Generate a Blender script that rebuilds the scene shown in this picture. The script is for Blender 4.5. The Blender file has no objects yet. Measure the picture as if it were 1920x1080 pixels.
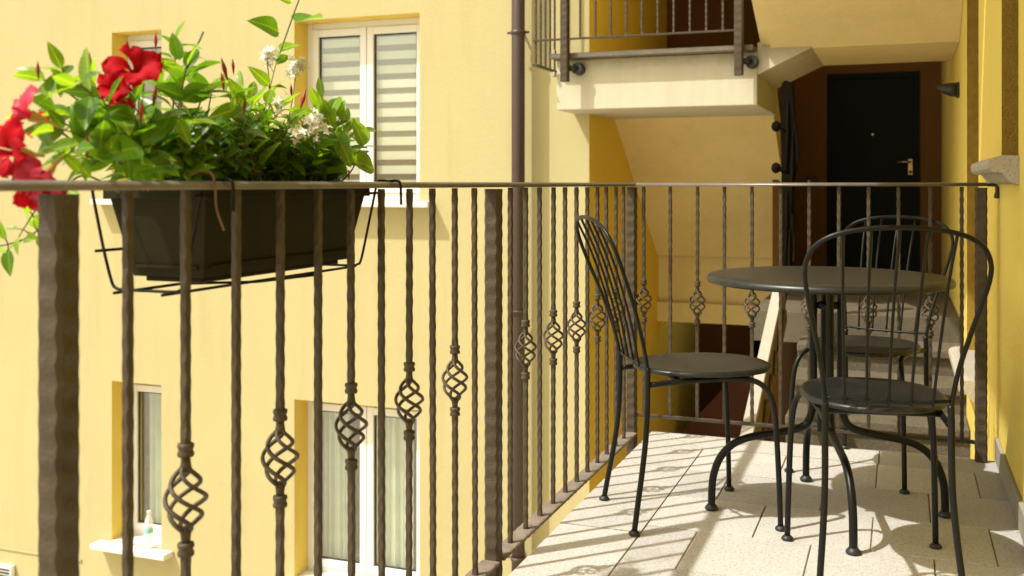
import bpy, bmesh, math, random
from mathutils import Vector, Matrix
R = math.radians
random.seed(7)
scene = bpy.context.scene
C = scene.collection

# ------------------------------------------------------------------ camera, sky, sun, exposure
YAW = R(20.7); EYE = 1.03; FPX = 1930.0; HOR = 345.0
cam = bpy.data.cameras.new('camera'); camo = bpy.data.objects.new('camera', cam); C.objects.link(camo)
camo.location = (0, 0, EYE); camo.rotation_euler = (R(90), 0, YAW)
cam.sensor_width = 36; cam.lens = FPX/1920*36; cam.shift_y = -(540-HOR)/1920
cam.clip_start = 0.05; cam.clip_end = 2000
cam.dof.use_dof = True; cam.dof.focus_distance = 3.1; cam.dof.aperture_fstop = 5.0
scene.camera = camo

SUN_EL = R(55); SUN_DIR = Vector((math.cos(SUN_EL)*0.707, math.cos(SUN_EL)*0.707, -math.sin(SUN_EL)))
world = bpy.data.worlds.new('World'); scene.world = world; world.use_nodes = True
wn = world.node_tree.nodes; wl = world.node_tree.links
for n in list(wn): wn.remove(n)
sky = wn.new('ShaderNodeTexSky'); sky.sky_type = 'NISHITA'; sky.sun_disc = False
sky.sun_elevation = SUN_EL; sky.sun_rotation = R(225)      # sun stands over -X -Y
sky.air_density = 1.0; sky.dust_density = 3.0; sky.ozone_density = 0.6
tint = wn.new('ShaderNodeMix'); tint.data_type = 'RGBA'; tint.blend_type = 'MULTIPLY'; tint.inputs[0].default_value = 1
tint.inputs[7].default_value = (1.08, 0.97, 0.70, 1)         # warm white balance of the photograph
bg = wn.new('ShaderNodeBackground'); bg.inputs[1].default_value = 0.15
wo = wn.new('ShaderNodeOutputWorld')
wl.new(sky.outputs[0], tint.inputs[6]); wl.new(tint.outputs[2], bg.inputs[0]); wl.new(bg.outputs[0], wo.inputs[0])
sun = bpy.data.lights.new('sun', 'SUN'); suno = bpy.data.objects.new('sun', sun); C.objects.link(suno)
sun.energy = 2.7; sun.angle = R(0.8); sun.color = (1.0, 0.98, 0.92)
suno.rotation_euler = SUN_DIR.to_track_quat('-Z', 'Y').to_euler(); suno.location = (-6, -6, 12)
vs = scene.view_settings; vs.view_transform = 'Standard'; vs.look = 'None'; vs.exposure = 0.98; vs.gamma = 1
scene.cycles.max_bounces = 8; scene.cycles.diffuse_bounces = 5; scene.cycles.transparent_max_bounces = 12

# ------------------------------------------------------------------ helpers
def tag(o, label=None, cat=None, group=None, kind=None):
    if label: o['label'] = label
    if cat: o['category'] = cat
    if group: o['group'] = group
    if kind: o['kind'] = kind
    return o
def empty(name, loc=(0,0,0), rz=0):
    o = bpy.data.objects.new(name, None); C.objects.link(o); o.location = loc; o.rotation_euler = (0,0,rz)
    o.empty_display_size = 0.1
    return o
def link(name, mesh, parent=None):
    o = bpy.data.objects.new(name, mesh); C.objects.link(o)
    if parent: o.parent = parent
    return o
def copy_tree(o, parent=None):
    c = o.copy(); C.objects.link(c); c.parent = parent
    for ch in list(o.children): copy_tree(ch, c)
    return c
def ray(px, py):
    a = (px-960)/FPX
    return Vector((-math.sin(YAW)+a*math.cos(YAW), math.cos(YAW)+a*math.sin(YAW), -(py-HOR)/FPX))
def at_x(px, py, X):
    r = ray(px, py); return Vector((0,0,EYE)) + r*(X/r.x)
def at_y(px, py, Y):
    r = ray(px, py); return Vector((0,0,EYE)) + r*(Y/r.y)
def spline(pts, n=6, closed=False):
    pts = [Vector(p) for p in pts]; out = []
    m = len(pts)
    for i in range(m-1 if not closed else m):
        if closed: p0,p1,p2,p3 = pts[(i-1)%m],pts[i],pts[(i+1)%m],pts[(i+2)%m]
        else:
            p1,p2 = pts[i],pts[i+1]
            p0 = pts[i-1] if i else p1*2-p2
            p3 = pts[i+2] if i+2 < m else p2*2-p1
        for k in range(n):
            t = k/n
            out.append(0.5*((2*p1)+(p2-p0)*t+(2*p0-5*p1+4*p2-p3)*t*t+(3*p1-p0-3*p2+p3)*t**3))
    if not closed: out.append(pts[-1])
    return out

class MB:
    def __init__(s): s.v=[]; s.f=[]; s.sm=[]; s.mi=[]
    def face(s, idx, smooth=False, mi=0): s.f.append(tuple(idx)); s.sm.append(smooth); s.mi.append(mi)
    def poly(s, pts, mi=0):
        b=len(s.v); s.v += [tuple(p) for p in pts]; s.face(range(b,b+len(pts)), mi=mi)
    def box(s, x0,x1,y0,y1,z0,z1, c=0.0, mi=0):
        if c<=0:
            b=len(s.v); s.v += [(x,y,z) for z in (z0,z1) for y in (y0,y1) for x in (x0,x1)]
            for q in ((0,2,3,1),(4,5,7,6),(0,1,5,4),(2,6,7,3),(0,4,6,2),(1,3,7,5)): s.face([b+i for i in q], mi=mi)
        else:
            bm=bmesh.new(); bmesh.ops.create_cube(bm,size=1)
            for v in bm.verts: v.co=Vector(((x0+x1)/2+v.co.x*(x1-x0),(y0+y1)/2+v.co.y*(y1-y0),(z0+z1)/2+v.co.z*(z1-z0)))
            bmesh.ops.bevel(bm,geom=list(bm.edges),offset=c,segments=2,profile=0.5,affect='EDGES')
            b=len(s.v); bm.verts.ensure_lookup_table()
            s.v += [tuple(v.co) for v in bm.verts]
            for f in bm.faces: s.face([b+v.index for v in f.verts], mi=mi)
            bm.free()
    def prism(s, prof, axis, a0, a1, mi=0, smooth=False):
        # prof: list of 2D points; axis 'x': (y,z), 'y': (x,z), 'z': (x,y)
        def mk(p,a): return {'x':(a,p[0],p[1]),'y':(p[0],a,p[1]),'z':(p[0],p[1],a)}[axis]
        n=len(prof); b=len(s.v)
        s.v += [mk(p,a0) for p in prof]+[mk(p,a1) for p in prof]
        for i in range(n): j=(i+1)%n; s.face((b+i,b+j,b+n+j,b+n+i),smooth,mi)
        s.face([b+i for i in range(n)][::-1],mi=mi); s.face([b+n+i for i in range(n)],mi=mi)
    def rings(s, rings, cap=True, smooth=True, mi=0):
        n=len(rings[0]); b=len(s.v)
        for r in rings: s.v += [tuple(p) for p in r]
        for k in range(len(rings)-1):
            for i in range(n):
                j=(i+1)%n; s.face((b+k*n+i,b+k*n+j,b+(k+1)*n+j,b+(k+1)*n+i),smooth,mi)
        if cap:
            s.face([b+i for i in range(n)][::-1],False,mi); s.face([b+(len(rings)-1)*n+i for i in range(n)],False,mi)
    def tube(s, pts, r, n=8, mi=0, cap=True):
        pts=[Vector(p) for p in pts]; m=len(pts)
        t0=(pts[1]-pts[0]).normalized()
        u=t0.orthogonal().normalized(); rr=[]
        for i,p in enumerate(pts):
            t=(pts[min(i+1,m-1)]-pts[max(i-1,0)]).normalized()
            u=(u-t*u.dot(t))
            u=u.normalized() if u.length>1e-6 else t.orthogonal().normalized()
            w=t.cross(u); rad=r[i] if isinstance(r,(list,tuple)) else r
            rr.append([p+(u*math.cos(2*math.pi*k/n)+w*math.sin(2*math.pi*k/n))*rad for k in range(n)])
        s.rings(rr,cap,True,mi)
    def lathe(s, prof, n=24, o=(0,0,0), mi=0, cap=True, ell=(1,1)):
        rr=[[(o[0]+r*ell[0]*math.cos(2*math.pi*k/n),o[1]+r*ell[1]*math.sin(2*math.pi*k/n),o[2]+z) for k in range(n)] for r,z in prof]
        s.rings(rr,cap,True,mi)
    def mesh(s, name, mats):
        m=bpy.data.meshes.new(name); m.from_pydata(s.v,[],s.f)
        for mt in (mats if isinstance(mats,(list,tuple)) else [mats]): m.materials.append(mt)
        m.polygons.foreach_set('use_smooth',s.sm); m.polygons.foreach_set('material_index',s.mi)
        m.update(); return m
    def build(s, name, mats, parent=None):
        bm=bmesh.new(); m=s.mesh(name,mats); bm.from_mesh(m); bmesh.ops.recalc_face_normals(bm,faces=bm.faces); bm.to_mesh(m); bm.free()
        return link(name,m,parent)
def fix_normals(m):
    bm=bmesh.new(); bm.from_mesh(m); bmesh.ops.recalc_face_normals(bm,faces=bm.faces); bm.to_mesh(m); bm.free(); return m

# ------------------------------------------------------------------ materials
def mat(name, col, rough=0.6, metal=0.0, var=0.0, vscale=3.0, bump=0.0, bscale=60.0, spec=0.5,
        speck=None, stain=None, objvar=0.0, coat=0.0, zstain=None, streak=None):
    m=bpy.data.materials.new(name); m.use_nodes=True; nt=m.node_tree; N=nt.nodes; L=nt.links
    b=N['Principled BSDF']; b.inputs['Roughness'].default_value=rough; b.inputs['Metallic'].default_value=metal
    b.inputs['Specular IOR Level'].default_value=spec; b.inputs['Coat Weight'].default_value=coat
    tc=N.new('ShaderNodeTexCoord'); geo=N.new('ShaderNodeNewGeometry')
    pos=geo.outputs['Position']
    cur=None
    def mix(fac, a, bcol, mode='MIX'):
        x=N.new('ShaderNodeMix'); x.data_type='RGBA'; x.blend_type=mode
        if hasattr(fac,'links'): L.new(fac,x.inputs[0])
        else: x.inputs[0].default_value=fac
        for sock,val in ((x.inputs[6],a),(x.inputs[7],bcol)):
            if hasattr(val,'links'): L.new(val,sock)
            else: sock.default_value=(*val,1)
        return x.outputs[2]
    def noise(sc, det=5, ro=0.6):
        n=N.new('ShaderNodeTexNoise'); n.inputs['Scale'].default_value=sc; n.inputs['Detail'].default_value=det; n.inputs['Roughness'].default_value=ro
        L.new(pos,n.inputs['Vector']); return n.outputs['Fac']
    def ramp(f,a,b_):
        r=N.new('ShaderNodeMapRange'); r.inputs[1].default_value=a; r.inputs[2].default_value=b_; L.new(f,r.inputs[0]); return r.outputs[0]
    cur=col
    if var>0:
        f=ramp(noise(vscale,6,0.65),0.3,0.7)
        cur=mix(f,[c*(1-var) for c in col],[min(1,c*(1+var*0.6)) for c in col])
    if speck:
        for (sc,lo,hi,scol,amt) in speck:
            f=ramp(noise(sc,2,0.5),lo,hi)
            k=N.new('ShaderNodeMath'); k.operation='MULTIPLY'; k.inputs[1].default_value=amt; L.new(f,k.inputs[0])
            cur=mix(k.outputs[0],cur,scol)
    if stain:
        for (sc,lo,hi,scol,amt) in stain:
            f=ramp(noise(sc,7,0.7),lo,hi)
            k=N.new('ShaderNodeMath'); k.operation='MULTIPLY'; k.inputs[1].default_value=amt; L.new(f,k.inputs[0])
            cur=mix(k.outputs[0],cur,scol)
    if streak:
        scol,lo,hi,amt=streak; mp=N.new('ShaderNodeMapping'); mp.inputs['Scale'].default_value=(5.0,5.0,0.45); L.new(pos,mp.inputs['Vector'])
        n=N.new('ShaderNodeTexNoise'); n.inputs['Scale'].default_value=1.6; n.inputs['Detail'].default_value=6; n.inputs['Roughness'].default_value=0.62; L.new(mp.outputs[0],n.inputs['Vector'])
        k=N.new('ShaderNodeMath'); k.operation='MULTIPLY'; k.inputs[1].default_value=amt; L.new(ramp(n.outputs['Fac'],lo,hi),k.inputs[0]); cur=mix(k.outputs[0],cur,scol)
    if zstain:
        z0,z1,scol,amt=zstain; sx=N.new('ShaderNodeSeparateXYZ'); L.new(pos,sx.inputs[0])
        ma=N.new('ShaderNodeMath'); ma.operation='MULTIPLY_ADD'; ma.inputs[1].default_value=0.16; L.new(noise(7,6,0.7),ma.inputs[0]); L.new(sx.outputs[2],ma.inputs[2])
        k=N.new('ShaderNodeMath'); k.operation='MULTIPLY'; k.inputs[1].default_value=amt; L.new(ramp(ma.outputs[0],z0,z1),k.inputs[0]); cur=mix(k.outputs[0],cur,scol)
    if objvar>0:
        oi=N.new('ShaderNodeObjectInfo'); r=N.new('ShaderNodeMapRange'); r.inputs[3].default_value=1-objvar; r.inputs[4].default_value=1+objvar*0.5
        L.new(oi.outputs['Random'],r.inputs[0])
        h=N.new('ShaderNodeHueSaturation'); L.new(r.outputs[0],h.inputs['Value'])
        if hasattr(cur,'links'): L.new(cur,h.inputs['Color'])
        else: h.inputs['Color'].default_value=(*cur,1)
        cur=h.outputs[0]
    if hasattr(cur,'links'): L.new(cur,b.inputs['Base Color'])
    else: b.inputs['Base Color'].default_value=(*cur,1)
    if bump>0:
        bp=N.new('ShaderNodeBump'); bp.inputs['Strength'].default_value=bump; bp.inputs['Distance'].default_value=0.01
        L.new(noise(bscale,4,0.6),bp.inputs['Height']); L.new(bp.outputs[0],b.inputs['Normal'])
    return m
def leaf_mat(name, col, trans, rough=0.35, tt=(1.7,1.6,0.45), spec=0.5, rib=False):
    m=bpy.data.materials.new(name); m.use_nodes=True; nt=m.node_tree; N=nt.nodes; L=nt.links
    b=N['Principled BSDF']; out=N['Material Output']; b.inputs['Roughness'].default_value=rough; b.inputs['Specular IOR Level'].default_value=spec
    oi=N.new('ShaderNodeObjectInfo'); h=N.new('ShaderNodeHueSaturation'); h.inputs['Color'].default_value=(*col,1)
    geo=N.new('ShaderNodeNewGeometry'); n=N.new('ShaderNodeTexNoise'); n.inputs['Scale'].default_value=45; L.new(geo.outputs['Position'],n.inputs['Vector'])
    ad=N.new('ShaderNodeMath'); ad.operation='ADD'; L.new(oi.outputs['Random'],ad.inputs[0]); L.new(n.outputs['Fac'],ad.inputs[1])
    r=N.new('ShaderNodeMapRange'); r.inputs[1].default_value=0.3; r.inputs[2].default_value=1.6; r.inputs[3].default_value=0.7; r.inputs[4].default_value=1.35; L.new(ad.outputs[0],r.inputs[0])
    L.new(r.outputs[0],h.inputs['Value']); hc=h.outputs[0]
    if rib:
        tc=N.new('ShaderNodeTexCoord'); sx=N.new('ShaderNodeSeparateXYZ'); L.new(tc.outputs['Object'],sx.inputs[0])
        ab=N.new('ShaderNodeMath'); ab.operation='ABSOLUTE'; L.new(sx.outputs[1],ab.inputs[0])
        m1=N.new('ShaderNodeMapRange'); m1.inputs[1].default_value=0.03; m1.inputs[2].default_value=0.008; m1.inputs[3].default_value=0.0; m1.inputs[4].default_value=0.7; L.new(ab.outputs[0],m1.inputs[0])
        # side veins
        dd=N.new('ShaderNodeMath'); dd.operation='MULTIPLY_ADD'; dd.inputs[1].default_value=-0.7; L.new(ab.outputs[0],dd.inputs[0]); L.new(sx.outputs[0],dd.inputs[2])
        sn=N.new('ShaderNodeMath'); sn.operation='MULTIPLY'; sn.inputs[1].default_value=55; L.new(dd.outputs[0],sn.inputs[0])
        si=N.new('ShaderNodeMath'); si.operation='SINE'; L.new(sn.outputs[0],si.inputs[0])
        m2=N.new('ShaderNodeMapRange'); m2.inputs[1].default_value=0.8; m2.inputs[2].default_value=1.0; m2.inputs[4].default_value=0.25; L.new(si.outputs[0],m2.inputs[0])
        mxv=N.new('ShaderNodeMath'); mxv.operation='MAXIMUM'; L.new(m1.outputs[0],mxv.inputs[0]); L.new(m2.outputs[0],mxv.inputs[1])
        rm=N.new('ShaderNodeMix'); rm.data_type='RGBA'; L.new(mxv.outputs[0],rm.inputs[0]); L.new(hc,rm.inputs[6]); rm.inputs[7].default_value=(min(1,col[0]*2.6),min(1,col[1]*1.9),col[2]*2.5,1); hc=rm.outputs[2]
    L.new(hc,b.inputs['Base Color'])
    t=N.new('ShaderNodeBsdfTranslucent'); tm=N.new('ShaderNodeMix'); tm.data_type='RGBA'; tm.blend_type='MULTIPLY'; tm.inputs[0].default_value=1
    L.new(hc,tm.inputs[6]); tm.inputs[7].default_value=(*tt,1); L.new(tm.outputs[2],t.inputs[0])
    mx=N.new('ShaderNodeMixShader'); mx.inputs[0].default_value=trans; L.new(b.outputs[0],mx.inputs[1]); L.new(t.outputs[0],mx.inputs[2]); L.new(mx.outputs[0],out.inputs[0])
    return m
def glass_mat(name, tintc, refl=1.0):
    m=bpy.data.materials.new(name); m.use_nodes=True; nt=m.node_tree; N=nt.nodes; L=nt.links
    for n in list(N): N.remove(n)
    out=N.new('ShaderNodeOutputMaterial'); tr=N.new('ShaderNodeBsdfTransparent'); tr.inputs[0].default_value=(*tintc,1)
    gl=N.new('ShaderNodeBsdfGlossy'); gl.inputs['Roughness'].default_value=0.01; gl.inputs[0].default_value=(refl,refl,refl,1)
    lw=N.new('ShaderNodeLayerWeight'); lw.inputs[0].default_value=0.5; pw=N.new('ShaderNodeMath'); pw.operation='POWER'; pw.inputs[1].default_value=4.0; L.new(lw.outputs['Facing'],pw.inputs[0])
    fr=N.new('ShaderNodeMath'); fr.operation='MULTIPLY_ADD'; fr.inputs[1].default_value=0.85; fr.inputs[2].default_value=0.11; L.new(pw.outputs[0],fr.inputs[0]); mx=N.new('ShaderNodeMixShader')
    L.new(fr.outputs[0],mx.inputs[0]); L.new(tr.outputs[0],mx.inputs[1]); L.new(gl.outputs[0],mx.inputs[2]); L.new(mx.outputs[0],out.inputs[0])
    return m

M={}
M['facade']=mat('pale_yellow_plaster',(0.432,0.380,0.196),0.9,var=0.05,vscale=0.9,bump=0.25,bscale=45,spec=0.2,stain=[(1.6,0.55,0.8,(0.385,0.335,0.155),0.5),(0.35,0.45,0.7,(0.44,0.40,0.215),0.6),(22,0.6,0.8,(0.39,0.33,0.15),0.3)],streak=((0.37,0.31,0.145),0.5,0.75,0.35))
M['ochre']=mat('shaded_ochre_plaster',(0.82,0.59,0.085),0.9,var=0.06,vscale=1.5,bump=0.3,bscale=60,spec=0.2,stain=[(3,0.55,0.8,(0.74,0.52,0.07),0.5)])  # deeper than the facade paint; the shade's saturation is put into the colour
M['yellow']=mat('yellow_plaster',(0.70,0.545,0.125),0.9,var=0.06,vscale=1.5,bump=0.45,bscale=70,spec=0.2,stain=[(3,0.55,0.8,(0.63,0.47,0.09),0.4),(25,0.6,0.8,(0.60,0.45,0.09),0.25)])
M['reveal']=mat('rough_brown_render',(0.36,0.22,0.035),0.95,var=0.2,vscale=20,bump=0.9,bscale=130,spec=0.15)  # darker, rougher brown than the wall around the openings
M['cream']=mat('cream_plaster',(0.49,0.465,0.375),0.85,var=0.05,vscale=2,bump=0.2,bscale=50,spec=0.2,stain=[(2.3,0.55,0.8,(0.55,0.42,0.22),0.45),(14,0.62,0.78,(0.45,0.36,0.2),0.25)])
M['soffit']=mat('bounce_cream_plaster',(0.70,0.58,0.29),0.85,var=0.06,vscale=1.2,bump=0.25,bscale=50,spec=0.2,stain=[(1.6,0.5,0.8,(0.52,0.43,0.20),0.55),(9,0.6,0.8,(0.46,0.37,0.17),0.35)],streak=((0.55,0.43,0.18),0.5,0.75,0.25))  # cream with warm bounce light put into its colour
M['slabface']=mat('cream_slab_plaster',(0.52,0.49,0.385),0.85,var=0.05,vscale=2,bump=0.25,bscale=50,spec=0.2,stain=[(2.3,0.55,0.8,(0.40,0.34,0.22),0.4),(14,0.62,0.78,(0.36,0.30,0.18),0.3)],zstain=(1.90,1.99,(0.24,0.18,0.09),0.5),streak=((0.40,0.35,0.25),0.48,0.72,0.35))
M['brownwall']=mat('red_brown_plaster',(0.13,0.055,0.006),0.8,var=0.1,vscale=2,bump=0.2,spec=0.3)
M['granite']=mat('pale_granite',(0.475,0.462,0.43),0.75,var=0.06,vscale=5,bump=0.15,bscale=250,spec=0.3,objvar=0.12,
    speck=[(75,0.55,0.72,(0.32,0.30,0.26),0.35),(130,0.54,0.68,(0.22,0.20,0.17),0.65),(260,0.58,0.68,(0.18,0.16,0.14),0.5),(420,0.60,0.7,(0.58,0.56,0.52),0.5),(150,0.64,0.72,(0.30,0.24,0.17),0.4)],
    stain=[(4,0.56,0.72,(0.33,0.28,0.20),0.4),(18,0.66,0.75,(0.33,0.30,0.18),0.5)])
M['grout']=mat('brown_joint_mortar',(0.24,0.17,0.09),0.95,var=0.3,vscale=30)
M['stonesill']=mat('rough_granite',(0.42,0.38,0.30),0.85,var=0.12,vscale=12,bump=0.6,bscale=160,spec=0.3,speck=[(170,0.55,0.66,(0.14,0.11,0.07),0.6),(260,0.58,0.7,(0.62,0.58,0.5),0.6)])
M['greystone']=mat('grey_skirting_stone',(0.30,0.27,0.21),0.8,var=0.1,vscale=8,bump=0.2,bscale=120,spec=0.3)
M['darkstone']=mat('weathered_dark_granite',(0.15,0.13,0.10),0.85,var=0.2,vscale=14,bump=0.5,bscale=160,speck=[(170,0.55,0.66,(0.05,0.045,0.035),0.6),(260,0.58,0.7,(0.3,0.28,0.24),0.5)])
M['carved']=mat('brown_carved_stone',(0.13,0.085,0.04),0.7,var=0.3,vscale=18,bump=1.0,bscale=40)
M['step']=mat('step_granite',(0.10,0.082,0.052),0.8,var=0.2,vscale=6,bump=0.4,bscale=120,speck=[(150,0.54,0.68,(0.04,0.03,0.018),0.7),(90,0.56,0.7,(0.19,0.165,0.12),0.5)])  # granite darkened in place of the shade over the steps
M['marble']=mat('white_marble',(0.36,0.335,0.28),0.6,var=0.08,vscale=6)
M['whitesill']=mat('white_sill_stone',(0.72,0.68,0.62),0.7,var=0.08,vscale=10)
M['iron']=mat('brown_grey_ironwork_paint',(0.062,0.046,0.027),0.50,var=0.3,vscale=25,bump=0.25,bscale=140,spec=0.35,metal=0.1,stain=[(9,0.6,0.75,(0.075,0.045,0.022),0.5)])
M['irontop']=mat('pale_handrail_paint',(0.15,0.13,0.11),0.36,var=0.25,vscale=12,bump=0.08,bscale=120,spec=0.6,metal=0.2)  # paler than the iron of the balusters
M['ironflat']=mat('toplit_flat_bar_paint',(0.20,0.165,0.135),0.6,var=0.3,vscale=18,bump=0.3,bscale=90,spec=0.3,stain=[(11,0.58,0.75,(0.10,0.07,0.045),0.6)])  # iron paint made paler for the light falling from above
M['chair']=mat('anthracite_powder_coat',(0.0062,0.0066,0.0060),0.38,var=0.12,vscale=20,bump=0.03,bscale=400,spec=0.24)
M['seat']=mat('anthracite_sheet_metal',(0.013,0.0135,0.012),0.36,var=0.2,vscale=14,bump=0.03,bscale=350,spec=0.42,stain=[(7,0.52,0.75,(0.045,0.041,0.033),0.5),(40,0.66,0.74,(0.07,0.065,0.055),0.4)])
M['pipe']=mat('brown_pipe_metal',(0.055,0.033,0.028),0.45,var=0.1,vscale=6,spec=0.5)
M['frame']=mat('white_window_frame',(0.72,0.72,0.70),0.4,spec=0.5,var=0.03)
M['gasket']=mat('black_gasket',(0.02,0.02,0.02),0.6)
M['slat']=mat('cream_blind_fabric',(0.52,0.55,0.46),0.9,var=0.06,vscale=6)
M['sheer']=mat('grey_sheer_fabric',(0.13,0.125,0.085),0.9,var=0.1,vscale=4)
M['curtain']=mat('pale_green_curtain',(0.56,0.63,0.53),0.9,var=0.08,vscale=5)
M['room']=mat('dim_room_wall',(0.035,0.045,0.030),0.9)  # dark green-grey stands in for unlit interiors and pane reflections
M['glass']=glass_mat('window_glass',(0.97,0.98,0.97),1.0)
M['door']=mat('black_door_paint',(0.0025,0.004,0.002),0.7,spec=0.2,var=0.1)
M['brass']=mat('brass',(0.55,0.38,0.16),0.35,metal=0.9)
M['black']=mat('black_plastic',(0.015,0.015,0.014),0.5)
M['concrete']=mat('grey_concrete',(0.36,0.32,0.26),0.9,var=0.15,vscale=4,bump=0.3)
M['redstair']=mat('red_brown_stone',(0.11,0.032,0.015),0.7,var=0.2)
M['planter']=mat('dark_olive_plastic',(0.017,0.0145,0.0035),0.7,var=0.15,vscale=10,bump=0.05,spec=0.15)
M['wire']=mat('dark_wire',(0.010,0.007,0.004),0.6,spec=0.2,var=0.2,vscale=30)
M['darkcloth']=mat('dark_weathered_cover',(0.007,0.005,0.003),0.95,spec=0.05,var=0.3,vscale=20,bump=0.4)
M['soil']=mat('potting_soil',(0.03,0.02,0.012),1.0,var=0.4,vscale=60,bump=1,bscale=120)
M['leafA']=leaf_mat('mandevilla_leaf',(0.085,0.20,0.016),0.48,0.32,rib=True)
M['leafB']=leaf_mat('young_leaf',(0.17,0.31,0.024),0.52,0.36,rib=True)
M['leafC']=leaf_mat('small_bush_leaf',(0.10,0.21,0.017),0.5,0.35)
M['stem']=mat('green_brown_stem',(0.10,0.11,0.03),0.6,var=0.3,vscale=30)
M['woodstem']=mat('dry_brown_stem',(0.14,0.07,0.03),0.7,var=0.3,vscale=40)
M['petal']=leaf_mat('red_petal',(0.40,0.001,0.008),0.25,0.7,(1.3,0.5,0.6),0.15)
M['pinkpetal']=leaf_mat('pink_red_petal',(0.55,0.025,0.07),0.28,0.5,(1.3,1.2,1.2),0.35)
M['throat']=mat('pale_flower_tube',(0.45,0.30,0.10),0.6)
M['bud']=leaf_mat('bud_red',(0.26,0.012,0.02),0.2,0.4,(1.2,.6,.6))
M['whitepetal']=leaf_mat('white_petal',(0.85,0.83,0.76),0.25,0.6,(1,1,1),0.2)
M['pet']=mat('clear_plastic',(0.85,0.88,0.88),0.15); M['pet'].node_tree.nodes['Principled BSDF'].inputs['Alpha'].default_value=0.45
M['teal']=mat('teal_paper',(0.20,0.55,0.50),0.5)
M['whiteplastic']=mat('white_plastic',(0.8,0.8,0.78),0.4)
M['roof']=mat('terracotta_roof',(0.35,0.14,0.07),0.9,var=0.2)
M['ground']=mat('courtyard_paving',(0.52,0.47,0.37),0.9,var=0.2,vscale=2,bump=0.3,bscale=20,speck=[(60,0.55,0.7,(0.36,0.32,0.25),0.5)])

# ------------------------------------------------------------------ ground
g=MB(); g.poly([(-400,-400,-3.3),(400,-400,-3.3),(400,400,-3.3),(-400,400,-3.3)])
tag(g.build('ground',M['ground']),kind='structure')

# ------------------------------------------------------------------ balcony floor with stone slabs
fl=MB(); fl.box(-0.955,0.34,-3.0,4.205,-0.26,-0.0042)
floor=tag(fl.build('balcony_floor',M['grout']),kind='structure')
J=0.0036
def tile(x0,x1,y0,y1):
    t=MB(); dz=random.uniform(-0.0012,0.0012)
    t.box(x0+J/2+random.uniform(0,.001),x1-J/2,y0+J/2+random.uniform(0,.001),y1-J/2,-0.03,dz,0.0022); t.build('stone_tile',M['granite'],floor)
def quadtile(p):
    t=MB(); t.prism(p,'z',-0.03,0.0005); t.build('stone_tile',M['granite'],floor)
XB=-0.72; YB=4.02
# left border with mitre into the back border
yb=[-3.0,-1.75,-0.55,0.62,1.80,2.98]
for a,b in zip(yb[:-1],yb[1:]): tile(-0.97,XB,a,b)
quadtile([(-0.97,2.98+J),(XB-J/2,2.98+J),(XB-J/2,YB-0.006),(-0.97,4.215)])
quadtile([(-0.965,4.22),(XB+0.001,YB+J/2),(-0.08,YB+J/2),(-0.08,4.22)])
tile(-0.08+J,0.34,YB,4.22)
rows=[YB]
while rows[-1]>-2.9: rows.append(rows[-1]-0.3215)
for k in range(len(rows)-1):
    y1,y0=rows[k],rows[k+1]
    xs=[XB,-0.405,-0.08,0.245,0.34] if k%2==0 else [XB,-0.565,-0.24,0.085,0.34]
    for a,b in zip(xs[:-1],xs[1:]): tile(a,b,y0,y1)

# ------------------------------------------------------------------ right-hand house wall with two deep window openings and stone sills
def wall_x(mb, X, y0,y1,z0,z1, holes, depth, sgn=1, mi=0, rmi=0):
    ys=sorted({y0,y1,*[h[0] for h in holes],*[h[1] for h in holes]}); zs=sorted({z0,z1,*[h[2] for h in holes],*[h[3] for h in holes]})
    for a,b in zip(ys[:-1],ys[1:]):
        for c,d in zip(zs[:-1],zs[1:]):
            if any(h[0]<=a and b<=h[1] and h[2]<=c and d<=h[3] for h in holes): continue
            mb.poly([(X,a,c),(X,b,c),(X,b,d),(X,a,d)],mi)
    for (a,b,c,d) in holes:
        e=X+depth*sgn
        mb.poly([(X,a,c),(X,b,c),(e,b,c),(e,a,c)],rmi); mb.poly([(X,a,d),(X,b,d),(e,b,d),(e,a,d)],rmi)
        mb.poly([(X,a,c),(X,a,d),(e,a,d),(e,a,c)],rmi); mb.poly([(X,b,c),(X,b,d),(e,b,d),(e,b,c)],rmi)
def wall_y(mb, Y, x0,x1,z0,z1, holes, depth, mi=0, rmi=0):
    xs=sorted({x0,x1,*[h[0] for h in holes],*[h[1] for h in holes]}); zs=sorted({z0,z1,*[h[2] for h in holes],*[h[3] for h in holes]})
    for a,b in zip(xs[:-1],xs[1:]):
        for c,d in zip(zs[:-1],zs[1:]):
            if any(h[0]<=a and b<=h[1] and h[2]<=c and d<=h[3] for h in holes): continue
            mb.poly([(a,Y,c),(b,Y,c),(b,Y,d),(a,Y,d)],mi)
    for (a,b,c,d) in holes:
        e=Y+depth
        mb.poly([(a,Y,c),(b,Y,c),(b,e,c),(a,e,c)],rmi); mb.poly([(a,Y,d),(b,Y,d),(b,e,d),(a,e,d)],rmi)
        mb.poly([(a,Y,c),(a,Y,d),(a,e,d),(a,e,c)],rmi); mb.poly([(b,Y,c),(b,Y,d),(b,e,d),(b,e,c)],rmi)

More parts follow.
